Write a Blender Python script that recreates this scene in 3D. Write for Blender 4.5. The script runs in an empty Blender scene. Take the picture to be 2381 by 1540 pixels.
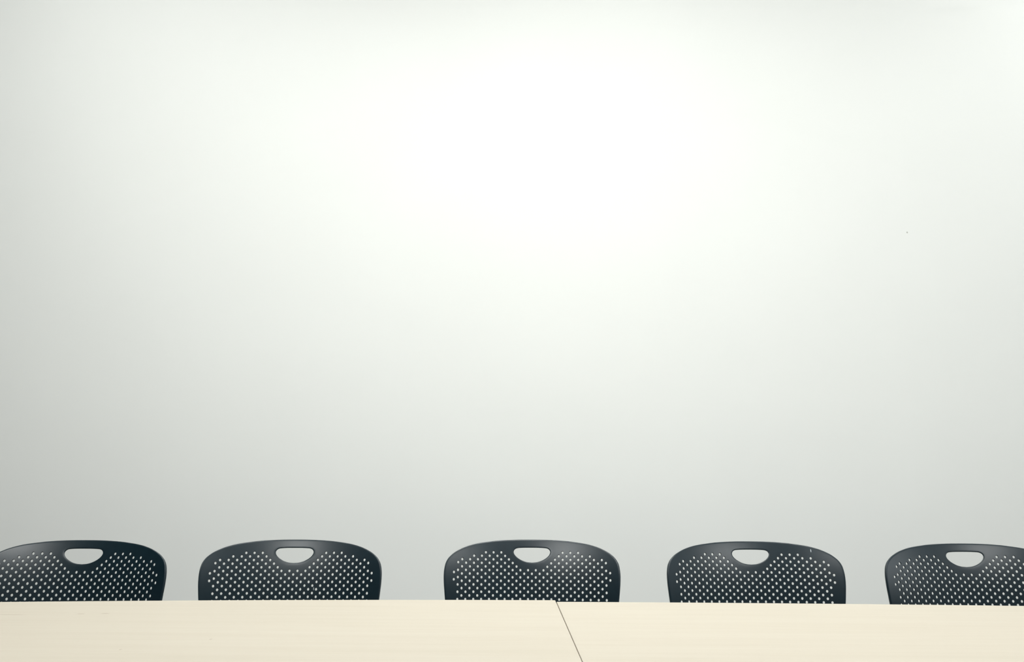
import bpy, bmesh, math
from mathutils import Vector, Matrix
from mathutils.geometry import delaunay_2d_cdt

scene = bpy.context.scene
C = scene.collection

# ------------------------------------------------------------------ camera
F_PX, W_PX = 2200.0, 2381.0
PITCH, ROLL = 0.15422, 0.005623
cam_data = bpy.data.cameras.new('camera')
cam_data.sensor_fit = 'HORIZONTAL'
cam_data.sensor_width = 36.0
cam_data.lens = 36.0 * F_PX / W_PX
cam_data.clip_start = 0.05
cam = bpy.data.objects.new('camera', cam_data)
C.objects.link(cam)
fwd = Vector((0, math.cos(PITCH), math.sin(PITCH)))
up0 = Vector((0, -math.sin(PITCH), math.cos(PITCH)))
rt0 = Vector((1, 0, 0))
cr, sr = math.cos(ROLL), math.sin(ROLL)
rt = rt0 * cr + up0 * sr
up = rt0 * -sr + up0 * cr
m = Matrix((rt, up, -fwd)).transposed().to_4x4()
m.translation = Vector((0, 0, 0.97))
cam.matrix_world = m
scene.camera = cam

# ------------------------------------------------------------------ world, lamps, exposure
world = bpy.data.worlds.new('room_air')
world.use_nodes = True
world.node_tree.nodes['Background'].inputs[0].default_value = (0.02, 0.02, 0.02, 1)
world.node_tree.nodes['Background'].inputs[1].default_value = 1.0
scene.world = world

CEIL = 3.2


def ceiling_lamp(x, y, power, tilt=0.0, sx=1.2, sy=0.6, spread=180, col=(0.985, 1.0, 0.985)):
    """ceiling panel; tilt turns it towards the back wall (wall washer)"""
    d = bpy.data.lights.new('ceiling_lamp', 'AREA')
    d.shape = 'RECTANGLE'
    d.size, d.size_y = sx, sy
    d.energy = power
    d.color = col
    d.spread = math.radians(spread)
    o = bpy.data.objects.new('ceiling_lamp', d)
    o.location = (x, y, CEIL - 0.02 - 0.5 * sy * math.sin(tilt))
    o.rotation_euler = (tilt, 0, 0)
    C.objects.link(o)
    return o


# ceiling panels by the back wall and over the tables, two more behind the camera, an added fill light on the right
ceiling_lamp(-1.40, 2.10, 10.5)
ceiling_lamp(0.25, 2.10, 8.5)
ceiling_lamp(1.50, 2.10, 5)
ceiling_lamp(2.40, 2.10, 25)
ceiling_lamp(0.20, 1.30, 20, 0.4, 1.2, 0.6, 120)
ceiling_lamp(-1.20, 1.70, 6.4, 0.5, 1.2, 0.6, 120)
ceiling_lamp(2.40, -1.30, 71, 0.0, 0.9, 0.6)
ceiling_lamp(-0.95, -1.30, 80, 0.0, 0.6, 0.6)
wd = bpy.data.lights.new('side_fill_light', 'AREA')  # added fill light at the right wall, brightens the chairs' left wings
wd.shape = 'RECTANGLE'
wd.size, wd.size_y = 1.1, 0.9
wd.energy = 14
wd.color = (0.93, 0.98, 1.0)
wo = bpy.data.objects.new('side_fill_light', wd)
wo.location = (3.58, 0.75, 1.85)
wo.rotation_euler = (0, math.radians(90), 0)
C.objects.link(wo)

scene.view_settings.view_transform = 'Standard'
scene.view_settings.look = 'None'
scene.view_settings.gamma = 1.0
scene.view_settings.use_curve_mapping = False
scene.view_settings.exposure = -0.03


# ------------------------------------------------------------------ materials
def new_mat(name):
    mt = bpy.data.materials.new(name)
    mt.use_nodes = True
    nt = mt.node_tree
    return mt, nt, nt.nodes['Principled BSDF']


def node(nt, kind, **kw):
    n = nt.nodes.new(kind)
    for k, v in kw.items():
        setattr(n, k, v)
    return n


def noise(nt, coord, scale, detail=3.0, rough=0.5, stretch=None):
    src = coord
    if stretch:
        mp = node(nt, 'ShaderNodeMapping')
        mp.inputs['Scale'].default_value = stretch
        nt.links.new(coord, mp.inputs['Vector'])
        src = mp.outputs['Vector']
    n = node(nt, 'ShaderNodeTexNoise')
    n.inputs['Scale'].default_value = scale
    n.inputs['Detail'].default_value = detail
    n.inputs['Roughness'].default_value = rough
    nt.links.new(src, n.inputs['Vector'])
    return n.outputs['Fac']


def ramp(nt, fac, stops):
    r = node(nt, 'ShaderNodeValToRGB')
    el = r.color_ramp.elements
    el[0].position, el[0].color = stops[0][0], (*stops[0][1], 1)
    el[1].position, el[1].color = stops[-1][0], (*stops[-1][1], 1)
    for p, c in stops[1:-1]:
        e = el.new(p)
        e.color = (*c, 1)
    nt.links.new(fac, r.inputs['Fac'])
    return r.outputs['Color']


def bump(nt, bsdf, height, strength, dist):
    b = node(nt, 'ShaderNodeBump')
    b.inputs['Strength'].default_value = strength
    b.inputs['Distance'].default_value = dist
    nt.links.new(height, b.inputs['Height'])
    nt.links.new(b.outputs['Normal'], bsdf.inputs['Normal'])


def spot_mask(nt, coord, centre, scale, edge0, edge1):
    """1 inside a small blot around centre (its own shape, from scale), 0 outside"""
    s = node(nt, 'ShaderNodeVectorMath', operation='SUBTRACT')
    nt.links.new(coord, s.inputs[0])
    if isinstance(centre, tuple):
        s.inputs[1].default_value = centre
    else:
        nt.links.new(centre, s.inputs[1])
    k = node(nt, 'ShaderNodeVectorMath', operation='MULTIPLY')
    nt.links.new(s.outputs[0], k.inputs[0])
    k.inputs[1].default_value = scale
    ln = node(nt, 'ShaderNodeVectorMath', operation='LENGTH')
    nt.links.new(k.outputs[0], ln.inputs[0])
    mr = node(nt, 'ShaderNodeMapRange', interpolation_type='SMOOTHSTEP')
    mr.inputs['From Min'].default_value = edge0
    mr.inputs['From Max'].default_value = edge1
    mr.inputs['To Min'].default_value = 1.0
    mr.inputs['To Max'].default_value = 0.0
    nt.links.new(ln.outputs['Value'], mr.inputs['Value'])
    return mr.outputs['Result']


def mix(nt, fac, a, b):
    mx = node(nt, 'ShaderNodeMix', data_type='RGBA')
    nt.links.new(fac, mx.inputs['Factor'])
    for sock, v in ((mx.inputs[6], a), (mx.inputs[7], b)):
        if isinstance(v, tuple):
            sock.default_value = (*v, 1)
        else:
            nt.links.new(v, sock)
    return mx.outputs[2]


def painted(name, col, rough=0.6, speck=None):
    mt, nt, b = new_mat(name)
    tc = node(nt, 'ShaderNodeTexCoord')
    f = noise(nt, tc.outputs['Object'], 3.0, 4)
    c2 = tuple(v * 0.985 for v in col)
    out = ramp(nt, f, [(0.3, c2), (0.7, col)])
    if speck:
        mk = spot_mask(nt, tc.outputs['Object'], speck, (1.0, 0.0, 0.75), 0.0012, 0.0030)
        out = mix(nt, mk, out, (0.42, 0.42, 0.38))
    nt.links.new(out, b.inputs['Base Color'])
    b.inputs['Roughness'].default_value = rough
    g = noise(nt, tc.outputs['Object'], 220.0, 2)
    bump(nt, b, g, 0.05, 0.001)
    return mt


def plastic():
    mt, nt, b = new_mat('navy_perforated_plastic')
    tc = node(nt, 'ShaderNodeTexCoord')
    f = noise(nt, tc.outputs['Object'], 60.0, 4)
    out = ramp(nt, f, [(0.3, (0.0024, 0.0118, 0.0180)), (0.7, (0.0032, 0.0145, 0.0215))])
    at = node(nt, 'ShaderNodeAttribute', attribute_type='OBJECT', attribute_name='scratch_at')
    on = node(nt, 'ShaderNodeAttribute', attribute_type='OBJECT', attribute_name='scratched')
    mk = spot_mask(nt, tc.outputs['Object'], at.outputs['Vector'], (1.0, 0.10, 0.24), 0.0005, 0.0011)
    mu = node(nt, 'ShaderNodeMath', operation='MULTIPLY')
    nt.links.new(mk, mu.inputs[0])
    nt.links.new(on.outputs['Fac'], mu.inputs[1])
    out = mix(nt, mu.outputs[0], out, (0.55, 0.60, 0.62))
    nt.links.new(out, b.inputs['Base Color'])
    b.inputs['Roughness'].default_value = 0.32
    b.inputs['Specular IOR Level'].default_value = 0.5
    g = noise(nt, tc.outputs['Object'], 900.0, 2)
    bump(nt, b, g, 0.12, 0.0004)
    return mt


def laminate(marks=(), origin=(0, 0)):
    """marks: small knots and scuffs in the laminate (plan point, shape, inner and outer size)"""
    mt, nt, b = new_mat('pale_maple_laminate')
    tc = node(nt, 'ShaderNodeTexCoord')
    f = noise(nt, tc.outputs['Object'], 3.0, 5, 0.55, (0.6, 9.0, 9.0))
    fine = noise(nt, tc.outputs['Object'], 30.0, 4, 0.6, (0.35, 9.0, 9.0))
    base = ramp(nt, f, [(0.25, (0.507, 0.459, 0.374)), (0.5, (0.524, 0.475, 0.391)), (0.75, (0.537, 0.492, 0.407))])
    fl = ramp(nt, fine, [(0.34, (0.978, 0.970, 0.962)), (0.48, (1, 1, 1))])
    mu = node(nt, 'ShaderNodeMix', data_type='RGBA', blend_type='MULTIPLY')
    mu.inputs['Factor'].default_value = 1.0
    nt.links.new(base, mu.inputs[6])
    nt.links.new(fl, mu.inputs[7])
    out = mu.outputs[2]
    for (px, py), (kx, ky), e0, e1 in marks:
        mk = spot_mask(nt, tc.outputs['Object'], (px - origin[0], py - origin[1], 0.0), (kx, ky, 0.0), e0, e1)
        dim = node(nt, 'ShaderNodeMath', operation='MULTIPLY')
        nt.links.new(mk, dim.inputs[0])
        dim.inputs[1].default_value = 0.55
        out = mix(nt, dim.outputs[0], out, (0.34, 0.27, 0.21))
    nt.links.new(out, b.inputs['Base Color'])
    b.inputs['Roughness'].default_value = 0.6
    b.inputs['Specular IOR Level'].default_value = 0.3
    bump(nt, b, fine, 0.03, 0.0005)
    return mt


def metal(name, col, rough):
    mt, nt, b = new_mat(name)
    tc = node(nt, 'ShaderNodeTexCoord')
    f = noise(nt, tc.outputs['Object'], 40.0, 3)
    nt.links.new(ramp(nt, f, [(0.3, tuple(v * 0.93 for v in col)), (0.7, col)]), b.inputs['Base Color'])
    b.inputs['Metallic'].default_value = 0.9
    b.inputs['Roughness'].default_value = rough
    return mt


def carpet():
    mt, nt, b = new_mat('grey_carpet')
    tc = node(nt, 'ShaderNodeTexCoord')
    f = noise(nt, tc.outputs['Object'], 180.0, 5, 0.7)
    nt.links.new(ramp(nt, f, [(0.3, (0.085, 0.085, 0.085)), (0.7, (0.15, 0.148, 0.142))]), b.inputs['Base Color'])
    b.inputs['Roughness'].default_value = 0.95
    bump(nt, b, f, 0.5, 0.004)
    return mt


WALL_Y = 2.95
WALL = painted('white_wall_paint', (0.825, 0.84, 0.808), 0.7, speck=(1.266, 0.0, 1.756))
SIDE = painted('grey_side_paint', (0.35, 0.36, 0.37), 0.6)
DARK = painted('slate_side_paint', (0.06, 0.065, 0.07), 0.7)
CEILM = painted('white_ceiling_paint', (0.55, 0.56, 0.56), 0.8)
TRIM = painted('grey_trim_paint', (0.35, 0.35, 0.34), 0.5)
PLASTIC = plastic()
STEEL = metal('satin_grey_steel', (0.55, 0.56, 0.57), 0.35)
RUBBER = painted('black_glide_plastic', (0.02, 0.02, 0.02), 0.6)
CARPET = carpet()


# ------------------------------------------------------------------ helpers
def link_mesh(name, verts, faces, mat, parent=None, smooth=True, sharp=None):
    me = bpy.data.meshes.new(name)
    me.from_pydata([tuple(v) for v in verts], [], faces)
    me.update()
    bm = bmesh.new()
    bm.from_mesh(me)
    bmesh.ops.recalc_face_normals(bm, faces=bm.faces)
    bm.to_mesh(me)
    bm.free()
    me.polygons.foreach_set('use_smooth', [smooth] * len(me.polygons))
    if sharp:
        for e in me.edges:
            if tuple(sorted(e.vertices)) in sharp:
                e.use_edge_sharp = True
    me.materials.append(mat)
    o = bpy.data.objects.new(name, me)
    C.objects.link(o)
    if parent:
        o.parent = parent
    return o


def box(name, x0, x1, y0, y1, z0, z1, mat, parent=None, bev=0.0):
    bm = bmesh.new()
    bmesh.ops.create_cube(bm, size=1)
    for v in bm.verts:
        v.co = Vector((x0 + (v.co.x + .5) * (x1 - x0), y0 + (v.co.y + .5) * (y1 - y0), z0 + (v.co.z + .5) * (z1 - z0)))
    if bev:
        bmesh.ops.bevel(bm, geom=bm.edges[:], offset=bev, segments=3, profile=0.5, affect='EDGES')
    me = bpy.data.meshes.new(name)
    bm.to_mesh(me)
    bm.free()
    me.materials.append(mat)
    o = bpy.data.objects.new(name, me)
    C.objects.link(o)
    if parent:
        o.parent = parent
    return o


def smooth_path(pts, n=8):
    P = [Vector(p) for p in pts]
    P = [P[0] * 2 - P[1]] + P + [P[-1] * 2 - P[-2]]
    out = []
    for i in range(1, len(P) - 2):
        a, b, c, d = P[i - 1:i + 3]
        for k in range(n):
            t = k / n
            out.append(0.5 * ((2 * b) + (c - a) * t + (2 * a - 5 * b + 4 * c - d) * t * t + (3 * b - a - 3 * c + d) * t ** 3))
    out.append(P[-2])
    return out


def tube(name, pts, r, mat, parent=None, n=8, seg=12):
    path = smooth_path(pts, n)
    verts, faces = [], []
    t0 = (path[1] - path[0]).normalized()
    ref = Vector((1, 0, 0)) if abs(t0.x) < 0.8 else Vector((0, 1, 0))
    nrm = (ref - t0 * ref.dot(t0)).normalized()
    for i, p in enumerate(path):
        t = (path[min(i + 1, len(path) - 1)] - path[max(i - 1, 0)]).normalized()
        nrm = (nrm - t * nrm.dot(t)).normalized()
        bi = t.cross(nrm)
        for k in range(seg):
            a = 2 * math.pi * k / seg
            verts.append(p + (nrm * math.cos(a) + bi * math.sin(a)) * r)
    for i in range(len(path) - 1):
        for k in range(seg):
            k2 = (k + 1) % seg
            faces.append((i * seg + k, i * seg + k2, (i + 1) * seg + k2, (i + 1) * seg + k))
    faces.append(tuple(range(seg)))
    faces.append(tuple((len(path) - 1) * seg + k for k in range(seg)))
    o = link_mesh(name, verts, faces, mat, parent)
    return o


def empty(name, loc, rz=0.0):
    o = bpy.data.objects.new(name, None)
    o.location = loc
    o.rotation_euler = (0, 0, rz)
    o.empty_display_size = 0.1
    C.objects.link(o)
    return o


def tag(o, label, cat, group=None):
    o['label'] = label
    o['category'] = cat
    if group:
        o['group'] = group


def struct(o):
    o['kind'] = 'structure'
    return o


# ------------------------------------------------------------------ the room
RX0, RX1, RY0 = -3.3, 3.6, -4.2
struct(box('floor', RX0 - .1, RX1 + .1, RY0 - .1, WALL_Y + .1, -0.1, 0.0, CARPET))
struct(box('ceiling', RX0 - .1, RX1 + .1, RY0 - .1, WALL_Y + .1, CEIL, CEIL + .1, CEILM))
struct(box('wall_back', RX0 - .1, RX1 + .1, WALL_Y, WALL_Y + .1, 0.0, CEIL, WALL))
struct(box('wall_front', RX0 - .1, RX1 + .1, RY0 - .1, RY0, 0.0, CEIL, SIDE))
struct(box('wall_left', RX0 - .1, RX0, RY0, WALL_Y, 0.0, CEIL, DARK))
struct(box('wall_right', RX1, RX1 + .1, RY0, WALL_Y, 0.0, CEIL, SIDE))
struct(box('fill_light_backing', RX1 - .015, RX1, -0.05, 1.55, 1.05, 2.65, TRIM))  # made-up plate behind the added fill light, out of view
struct(box('baseboard_back', RX0, RX1, WALL_Y - .012, WALL_Y, 0.0, 0.10, TRIM, bev=0.003))


# ------------------------------------------------------------------ the two tables
TOP_Z = 0.735


LEFT_MARKS = [((-0.4371, 1.4339), (1, 0.5), 0.0012, 0.0026), ((-0.5334, 1.3468), (1, 0.5), 0.001, 0.0024), ((-0.8513, 1.6680), (0.09, 0.8), 0.0012, 0.0032), ((-0.7385, 1.6828), (0.35, 0.6), 0.0012, 0.0032), ((-0.6993, 1.6896), (0.3, 0.5), 0.001, 0.003)]


def table(name, outline, legs, label, marks=()):
    """outline: counter-clockwise plan points of the top; legs: plan points"""
    cx = sum(p[0] for p in outline) / len(outline)
    cy = sum(p[1] for p in outline) / len(outline)
    root = empty(name, (cx, cy, 0))
    tag(root, label, 'table', 'conference tables joined end to end')
    n = len(outline)
    P = [Vector((x - cx, y - cy)) for x, y in outline]
    inward = []
    for i in range(n):
        e1 = (P[i] - P[i - 1]).normalized()
        e2 = (P[(i + 1) % n] - P[i]).normalized()
        n1, n2 = Vector((-e1.y, e1.x)), Vector((-e2.y, e2.x))
        b = (n1 + n2).normalized()
        inward.append(b / max(0.3, b.dot(n1)))
    prof = [(0.0009, 0.0), (0.0004, 0.0002), (0.0001, 0.0005), (0, 0.0010), (0, 0.026), (0.0006, 0.0274), (0.002, 0.028)]
    verts, faces = [], []
    for ins, dz in prof:
        for p, b in zip(P, inward):
            q = p + b * ins
            verts.append((q.x, q.y, TOP_Z - dz))
    L = len(prof)
    for k in range(L - 1):
        for i in range(n):
            j = (i + 1) % n
            faces.append((k * n + i, k * n + j, (k + 1) * n + j, (k + 1) * n + i))
    faces.append(tuple(range(n)))
    faces.append(tuple((L - 1) * n + i for i in range(n)))
    top = link_mesh('tabletop', verts, faces, laminate(marks, (cx, cy)), root, smooth=False)
    for x, y in legs:
        x, y = x - cx, y - cy
        leg = tube('leg', [(x, y, 0.012), (x, y, 0.35), (x, y, TOP_Z - 0.028)], 0.025, STEEL, root, n=2, seg=20)
        tube('glide', [(x, y, 0.0), (x, y, 0.006), (x, y, 0.012)], 0.027, RUBBER, leg, n=1, seg=20)
    xs = [l[0] - cx for l in legs]
    ys = [l[1] - cy for l in legs]
    box('rail', min(xs) + .022, max(xs) - .022, max(ys) - .012, max(ys) + .012, TOP_Z - .078, TOP_Z - .028, STEEL, root, bev=0.002)
    return root


def far_left(x):
    d = x - 0.0870
    return 1.9034 + 0.0078 * d - 0.058 * d * d


def far_right(x):
    d = x - 0.0895
    return 1.8800 + 0.0060 * d - 0.0352 * d * d


def seam_x(y):
    return 0.0888 - 0.0090 * (y - 1.88)


NEAR = 0.93
xl = [0.0873 - 0.0795 * i for i in range(21)]
left_top = [(x, far_left(x)) for x in xl] + [(x, NEAR + (1.9034 - far_left(x)) * .6) for x in reversed(xl[1:])] + [(seam_x(NEAR) - 0.0006, NEAR)]
xr = [0.0889 + 0.08 * i for i in range(21)]
right_top = [(x, far_right(x)) for x in reversed(xr)] + [(seam_x(NEAR), NEAR)] + [(x, NEAR + (1.88 - far_right(x)) * .6) for x in xr[1:]]
table('conference_table', left_top, [(-1.36, 1.10), (-1.36, 1.66), (-0.06, 1.10), (-0.06, 1.78)],
      'pale maple-look table left of the seam, its far corner jutting slightly past the other', LEFT_MARKS)
table('conference_table', right_top, [(1.54, 1.10), (1.54, 1.66), (0.24, 1.10), (0.24, 1.76)],
      'pale maple-look table right of the seam, set slightly nearer than the other')

# ------------------------------------------------------------------ the chair
TOPZ = 0.825
R_H, K4, KZ = 0.5375, -0.765, 0.0752
R0, R1 = 0.36988, 0.15179
PD, ROWQ, S0 = 0.018121, 0.008308, 0.03136
DS = 0.0005
_tab = [(0.0, 0.0)]
for _i in range(1200):
    _s = (_i + .5) * DS
    _r = max(0.03, R0 + (R1 - R0) * _s / 0.12)
    _tab.append((_tab[-1][0] - math.sin(_r) * DS, _tab[-1][1] - math.cos(_r) * DS))


def sheet(u, s):
    t = s / DS
    if t < 0:
        y, z = -math.sin(R0) * s, -math.cos(R0) * s
    else:
        i = min(int(t), len(_tab) - 2)
        f = t - i
        y = _tab[i][0] * (1 - f) + _tab[i + 1][0] * f
        z = _tab[i][1] * (1 - f) + _tab[i + 1][1] * f
    return Vector((u, y - u * u / (2 * R_H) - K4 * u ** 4, TOPZ + z + KZ * u * u))


def sheet_n(u, s):
    e = 1e-4
    du = sheet(u + e, s) - sheet(u - e, s)
    ds = sheet(u, s + e) - sheet(u, s - e)
    n = du.cross(ds).normalized()
    return n if n.y < 0 else -n          # towards the sitter


def on_sheet(u, s, depth):
    return sheet(u, s) - sheet_n(u, s) * depth


def resample(pts, step):
    P = smooth_path([(x, y, 0) for x, y in pts], 12)
    ln = [0.0]
    for a, b in zip(P, P[1:]):
        ln.append(ln[-1] + (b - a).length)
    n = max(4, int(round(ln[-1] / step)))
    out, k = [], 0
    for i in range(n + 1):
        d = ln[-1] * i / n
        while k < len(P) - 2 and ln[k + 1] < d:
            k += 1
        f = (d - ln[k]) / max(1e-9, ln[k + 1] - ln[k])
        q = P[k].lerp(P[k + 1], min(1, f))
        out.append((q.x, q.y))
    return out


HALF = [(0, 0), (30, .3), (60, 1.6), (85, 3.6), (100, 5.6), (120, 8.6), (136, 12), (151, 16.6), (162, 21), (171, 25.6), (180, 31),
        (187, 36.8), (193, 43), (197.5, 50), (200.8, 58), (203, 70), (203.8, 83), (203.3, 100), (202, 115), (199.6, 138), (196, 165),
        (190, 195), (181, 230), (171, 265), (158, 300), (140, 330), (110, 350), (70, 358), (0, 360)]
HAND = [(0, 19.8), (15, 19.9), (27, 20.4), (35, 21.3), (40, 23.8), (42.6, 27.5), (43.2, 31), (42, 35), (39.3, 39), (34.7, 43.5), (28, 48),
        (20.5, 51.6), (11, 54.2), (0, 55.2)]


def closed_loop(half, step):
    h = resample([(u / 1000, s / 1000) for u, s in half], step)
    return h + [(-u, s) for u, s in reversed(h[1:-1])]     # clockwise with s pointing down


def offset_loop(loop, d):
    """d > 0 grows the loop (loop runs right, down, left)"""
    n = len(loop)
    out = []
    for i in range(n):
        a, b = loop[i - 1], loop[(i + 1) % n]
        tx, ty = b[0] - a[0], b[1] - a[1]
        l = math.hypot(tx, ty)
        out.append((loop[i][0] + ty / l * d, loop[i][1] - tx / l * d))
    return out


def inside(p, loop):
    x, y = p
    r = False
    j = len(loop) - 1
    for i in range(len(loop)):
        xi, yi = loop[i]
        xj, yj = loop[j]
        if (yi > y) != (yj > y) and x < (xj - xi) * (y - yi) / (yj - yi) + xi:
            r = not r
        j = i
    return r


def half_width(s):
    pts = [(b / 1000, a / 1000) for a, b in HALF if b > 82]
    for (s0, w0), (s1, w1) in zip(pts, pts[1:]):
        if s0 <= s <= s1:
            return w0 + (w1 - w0) * (s - s0) / (s1 - s0)
    return 0.2


def perforation():
    rows = {0: (4, 6), 1: (3.5, 7.5), 2: (3, 9), 3: (2.5, 9.5), 4: (2, 9), 5: (.5, 9.5), 6: (0, 10), 7: (.5, 9.5), 8: (0, 10), 9: (.5, 9.5),
            10: (0, 9), 11: (.5, 9.5), 12: (0, 9), 13: (.5, 9.5)}
    for r in range(14, 33):
        s = S0 + r * ROWQ
        lo = 0 if r % 2 == 0 else .5
        hi = lo
        while (hi + 1) * PD <= half_width(s) - 0.0275:
            hi += 1
        rows[r] = (lo, hi)
    out = []
    for r, (lo, hi) in rows.items():
        c = lo
        while c <= hi + 1e-6:
            s = S0 + r * ROWQ
            if c == 10:
                s -= 0.0033
            if r == 3 and c == 9.5:
                s -= 0.0013
            out.append((c * PD, s))
            if c > 0:
                out.append((-c * PD, s))
            c += 1
    return out


T_SH = 0.0021
HA, HB = 0.00300, 0.00370          # front ellipse of a hole (half width, half height)
BA, BB = 0.00225, 0.00285          # back ellipse
NH = 14


def backrest_mesh():
    out0 = closed_loop(HALF, 0.0042)
    inn = offset_loop(out0, -0.0050)
    hand0 = closed_loop(HAND, 0.0022)
    hout = offset_loop(hand0, 0.0024)
    holes = perforation()
    pts, edges = [], []

    def add_loop(lp):
        b = len(pts)
        pts.extend(lp)
        edges.extend((b + i, b + (i + 1) % len(lp)) for i in range(len(lp)))
        return list(range(b, b + len(lp)))

    i_in = add_loop(inn)
    i_ha = add_loop(hout)
    i_ho = []
    for (u, s) in holes:
        i_ho.append(add_loop([(u + HA * math.cos(2 * math.pi * k / NH), s + HB * math.sin(2 * math.pi * k / NH)) for k in range(NH)]))
    # filler points so that the sheet bends smoothly
    inn2 = offset_loop(out0, -0.0085)
    hout2 = offset_loop(hand0, 0.0055)
    gx = PD / 4
    for i in range(-46, 47):
        for j in range(0, 90):
            u, s = i * gx, 0.004 + j * ROWQ / 2
            if not inside((u, s), inn2) or inside((u, s), hout2):
                continue
            if any(abs(u - a) < .0062 and abs(s - b) < .0066 and ((u - a) / .0046) ** 2 + ((s - b) / .0054) ** 2 < 1 for a, b in holes):
                continue
            pts.append((u, s))
    res = delaunay_2d_cdt([Vector(p) for p in pts], edges, [], 0, 1e-7)
    vco, tris, orig = res[0], res[2], res[3]
    assert len(vco) == len(pts)
    o2n = [0] * len(pts)
    for k, lst in enumerate(orig):
        o2n[k] = lst[0]
    hmap = {}
    for h, lp in enumerate(i_ho):
        for k in lp:
            hmap[k] = h
    keep = []
    for t in tris:
        a, b, c = (o2n[i] for i in t)
        cx = (pts[a][0] + pts[b][0] + pts[c][0]) / 3
        cy = (pts[a][1] + pts[b][1] + pts[c][1]) / 3
        h = hmap.get(a)
        if h is not None and hmap.get(b) == h and hmap.get(c) == h:
            continue
        if not inside((cx, cy), inn) or inside((cx, cy), hout):
            continue
        keep.append((a, b, c))
    N = len(pts)
    verts = [on_sheet(u, s, 0.0) for u, s in pts]
    back = list(pts)
    for (u, s), lp in zip(holes, i_ho):
        for k, idx in enumerate(lp):
            back[idx] = (u + BA * math.cos(2 * math.pi * k / NH), s + BB * math.sin(2 * math.pi * k / NH))
    verts += [on_sheet(u, s, T_SH) for u, s in back]
    faces = list(keep) + [(N + c, N + b, N + a) for a, b, c in keep]
    sharp = set()
    for lp in i_ho:
        for k in range(NH):
            a, b = lp[k], lp[(k + 1) % NH]
            faces.append((a, b, N + b, N + a))
            sharp.add(tuple(sorted((a, b))))
            sharp.add(tuple(sorted((N + a, N + b))))

    def skirt(first, base, prof, last):
        """loops of (growth of base, depth) joining the front loop to the back loop"""
        prev = first
        for d, dep in prof:
            b = len(verts)
            lp = offset_loop(base, d)
            verts.extend(on_sheet(u, s, dep) for u, s in lp)
            cur = list(range(b, b + len(lp)))
            for i in range(len(cur)):
                j = (i + 1) % len(cur)
                faces.append((prev[i], prev[j], cur[j], cur[i]))
            prev = cur
        for i in range(len(prev)):
            j = (i + 1) % len(prev)
            faces.append((prev[i], prev[j], last[j], last[i]))

    skirt(i_in, out0, [(-.0032, .0000), (-.0014, .0001), (-.0006, .0004), (-.0001, .0010), (0, .0020), (0, .0046), (-.0003, .0058), (-.0011, .0066),
                       (-.0022, .0069), (-.0033, .0065), (-.0040, .0052), (-.0046, .0034)], [N + i for i in i_in])
    skirt(i_ha, hand0, [(.0013, .0001), (.0005, .0005), (0, .0011), (0, .0020), (.0004, .0025), (.0012, .0026)], [N + i for i in i_ha])
    return verts, faces, sharp


def seat_mesh():
    verts, faces = [], []
    nu, nv = 25, 25
    for side in (0, 1):
        for j in range(nv):
            for i in range(nu):
                a, b = 2 * i / (nu - 1) - 1, 2 * j / (nv - 1) - 1
                # square to rounded square
                x = a * math.sqrt(1 - 0.22 * b * b)
                y = b * math.sqrt(1 - 0.22 * a * a)
                X, Y = 0.225 * x, -0.285 + 0.215 * y
                z = 0.452 + 0.014 * (abs(x) ** 2.5) - 0.030 * max(0.0, -y - 0.45) ** 1.6 * 1.8 + 0.012 * max(0.0, y) ** 2
                verts.append((X, Y, z - 0.007 * side))
    n = nu * nv
    for j in range(nv - 1):
        for i in range(nu - 1):
            q = (j * nu + i, j * nu + i + 1, (j + 1) * nu + i + 1, (j + 1) * nu + i)
            faces.append(q)
            faces.append(tuple(n + k for k in reversed(q)))
    ring = [i for i in range(nu)] + [j * nu + nu - 1 for j in range(1, nv)] + [(nv - 1) * nu + i for i in range(nu - 2, -1, -1)] + [j * nu for j in range(nv - 2, 0, -1)]
    for a, b in zip(ring, ring[1:] + ring[:1]):
        faces.append((a, b, n + b, n + a))
    return verts, faces


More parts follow.
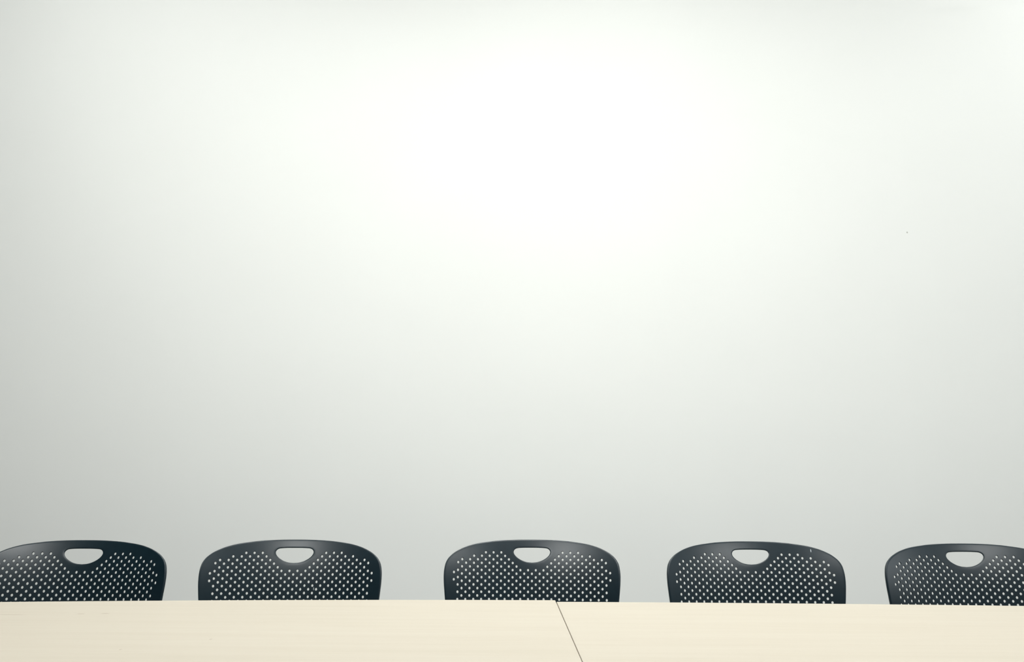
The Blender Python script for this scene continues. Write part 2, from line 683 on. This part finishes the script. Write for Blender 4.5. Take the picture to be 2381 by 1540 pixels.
def make_chair():
    root = empty('stacking_chair', (0, 0, 0))
    v, f, sh = backrest_mesh()
    br = link_mesh('backrest', v, f, PLASTIC, root, smooth=True, sharp=sh)
    br['scratched'] = 0.0
    br['scratch_at'] = (0.0, 0.0, 0.0)
    v, f = seat_mesh()
    st = link_mesh('seat', v, f, PLASTIC, root)
    st['scratched'] = 0.0
    st['scratch_at'] = (0.0, 0.0, 0.0)
    for sx in (-1, 1):
        tube('seat_rail', [(sx * .205, -.47, .424), (sx * .207, -.30, .424), (sx * .205, -.06, .424)], .010, STEEL, root, n=4)
        fl = tube('leg', [(sx * .206, -.452, .418), (sx * .222, -.468, .22), (sx * .235, -.480, .012)], .0105, STEEL, root)
        tube('glide', [(sx * .235, -.480, 0), (sx * .235, -.480, .008), (sx * .2348, -.480, .016)], .0135, RUBBER, fl, n=1)
        rl = tube('leg', [(sx * .206, -.10, .418), (sx * .222, -.045, .22), (sx * .235, .035, .012)], .0105, STEEL, root)
        tube('glide', [(sx * .235, .035, 0), (sx * .235, .035, .008), (sx * .2348, .0345, .016)], .0135, RUBBER, rl, n=1)
        p1 = on_sheet(sx * .140, .200, T_SH + .0085)
        p2 = on_sheet(sx * .140, .270, T_SH + .0085)
        p3 = on_sheet(sx * .140, .320, T_SH + .0095)
        tube('back_support', [p1, p2, p3, (sx * .165, -.066, .452), (sx * .203, -.062, .428)], .0085, STEEL, root)
    tube('cross_rail', [(-.205, -.12, .424), (0, -.12, .424), (.205, -.12, .424)], .009, STEEL, root, n=4)
    tube('cross_rail', [(-.205, -.40, .418), (0, -.40, .412), (.205, -.40, .418)], .009, STEEL, root, n=4)
    return root


def copy_chair(src):
    r = src.copy()
    C.objects.link(r)
    for ch in src.children:
        c = ch.copy()
        C.objects.link(c)
        c.parent = r
        for g in ch.children:
            d = g.copy()
            C.objects.link(d)
            d.parent = c
    return r


CHAIRS = [
    (-0.96752, 2.20709, 0.0074, 'dark navy perforated plastic chair cut off by the left edge, sheen on its left side'),
    (-0.50371, 2.26761, 0.0715, 'dark navy perforated plastic chair with its whole top showing behind the left table'),
    (0.05056, 2.31514, -0.0171, 'dark navy perforated plastic chair standing directly behind the seam between both tables'),
    (0.56447, 2.29373, 0.0029, 'dark navy perforated plastic chair with a short pale scratch near its top rim'),
    (1.05427, 2.26153, 0.0031, 'dark navy perforated plastic chair cut off by the right edge of the photo'),
]
proto = make_chair()
for i, (x, y, rz, label) in enumerate(CHAIRS):
    ch = proto if i == 0 else copy_chair(proto)
    ch.location = (x, y, 0)
    ch.rotation_euler = (0, 0, rz)
    tag(ch, label, 'chair', 'perforated chairs in a row behind the tables')
    b = [c for c in ch.children if c.name.startswith('backrest')][0]
    if i == 3:
        b['scratched'] = 1.0
        b['scratch_at'] = tuple(sheet(0.1385, 0.0222))
    if i == 1:
        b['scratched'] = 0.7
        b['scratch_at'] = tuple(sheet(0.0491, 0.1133))
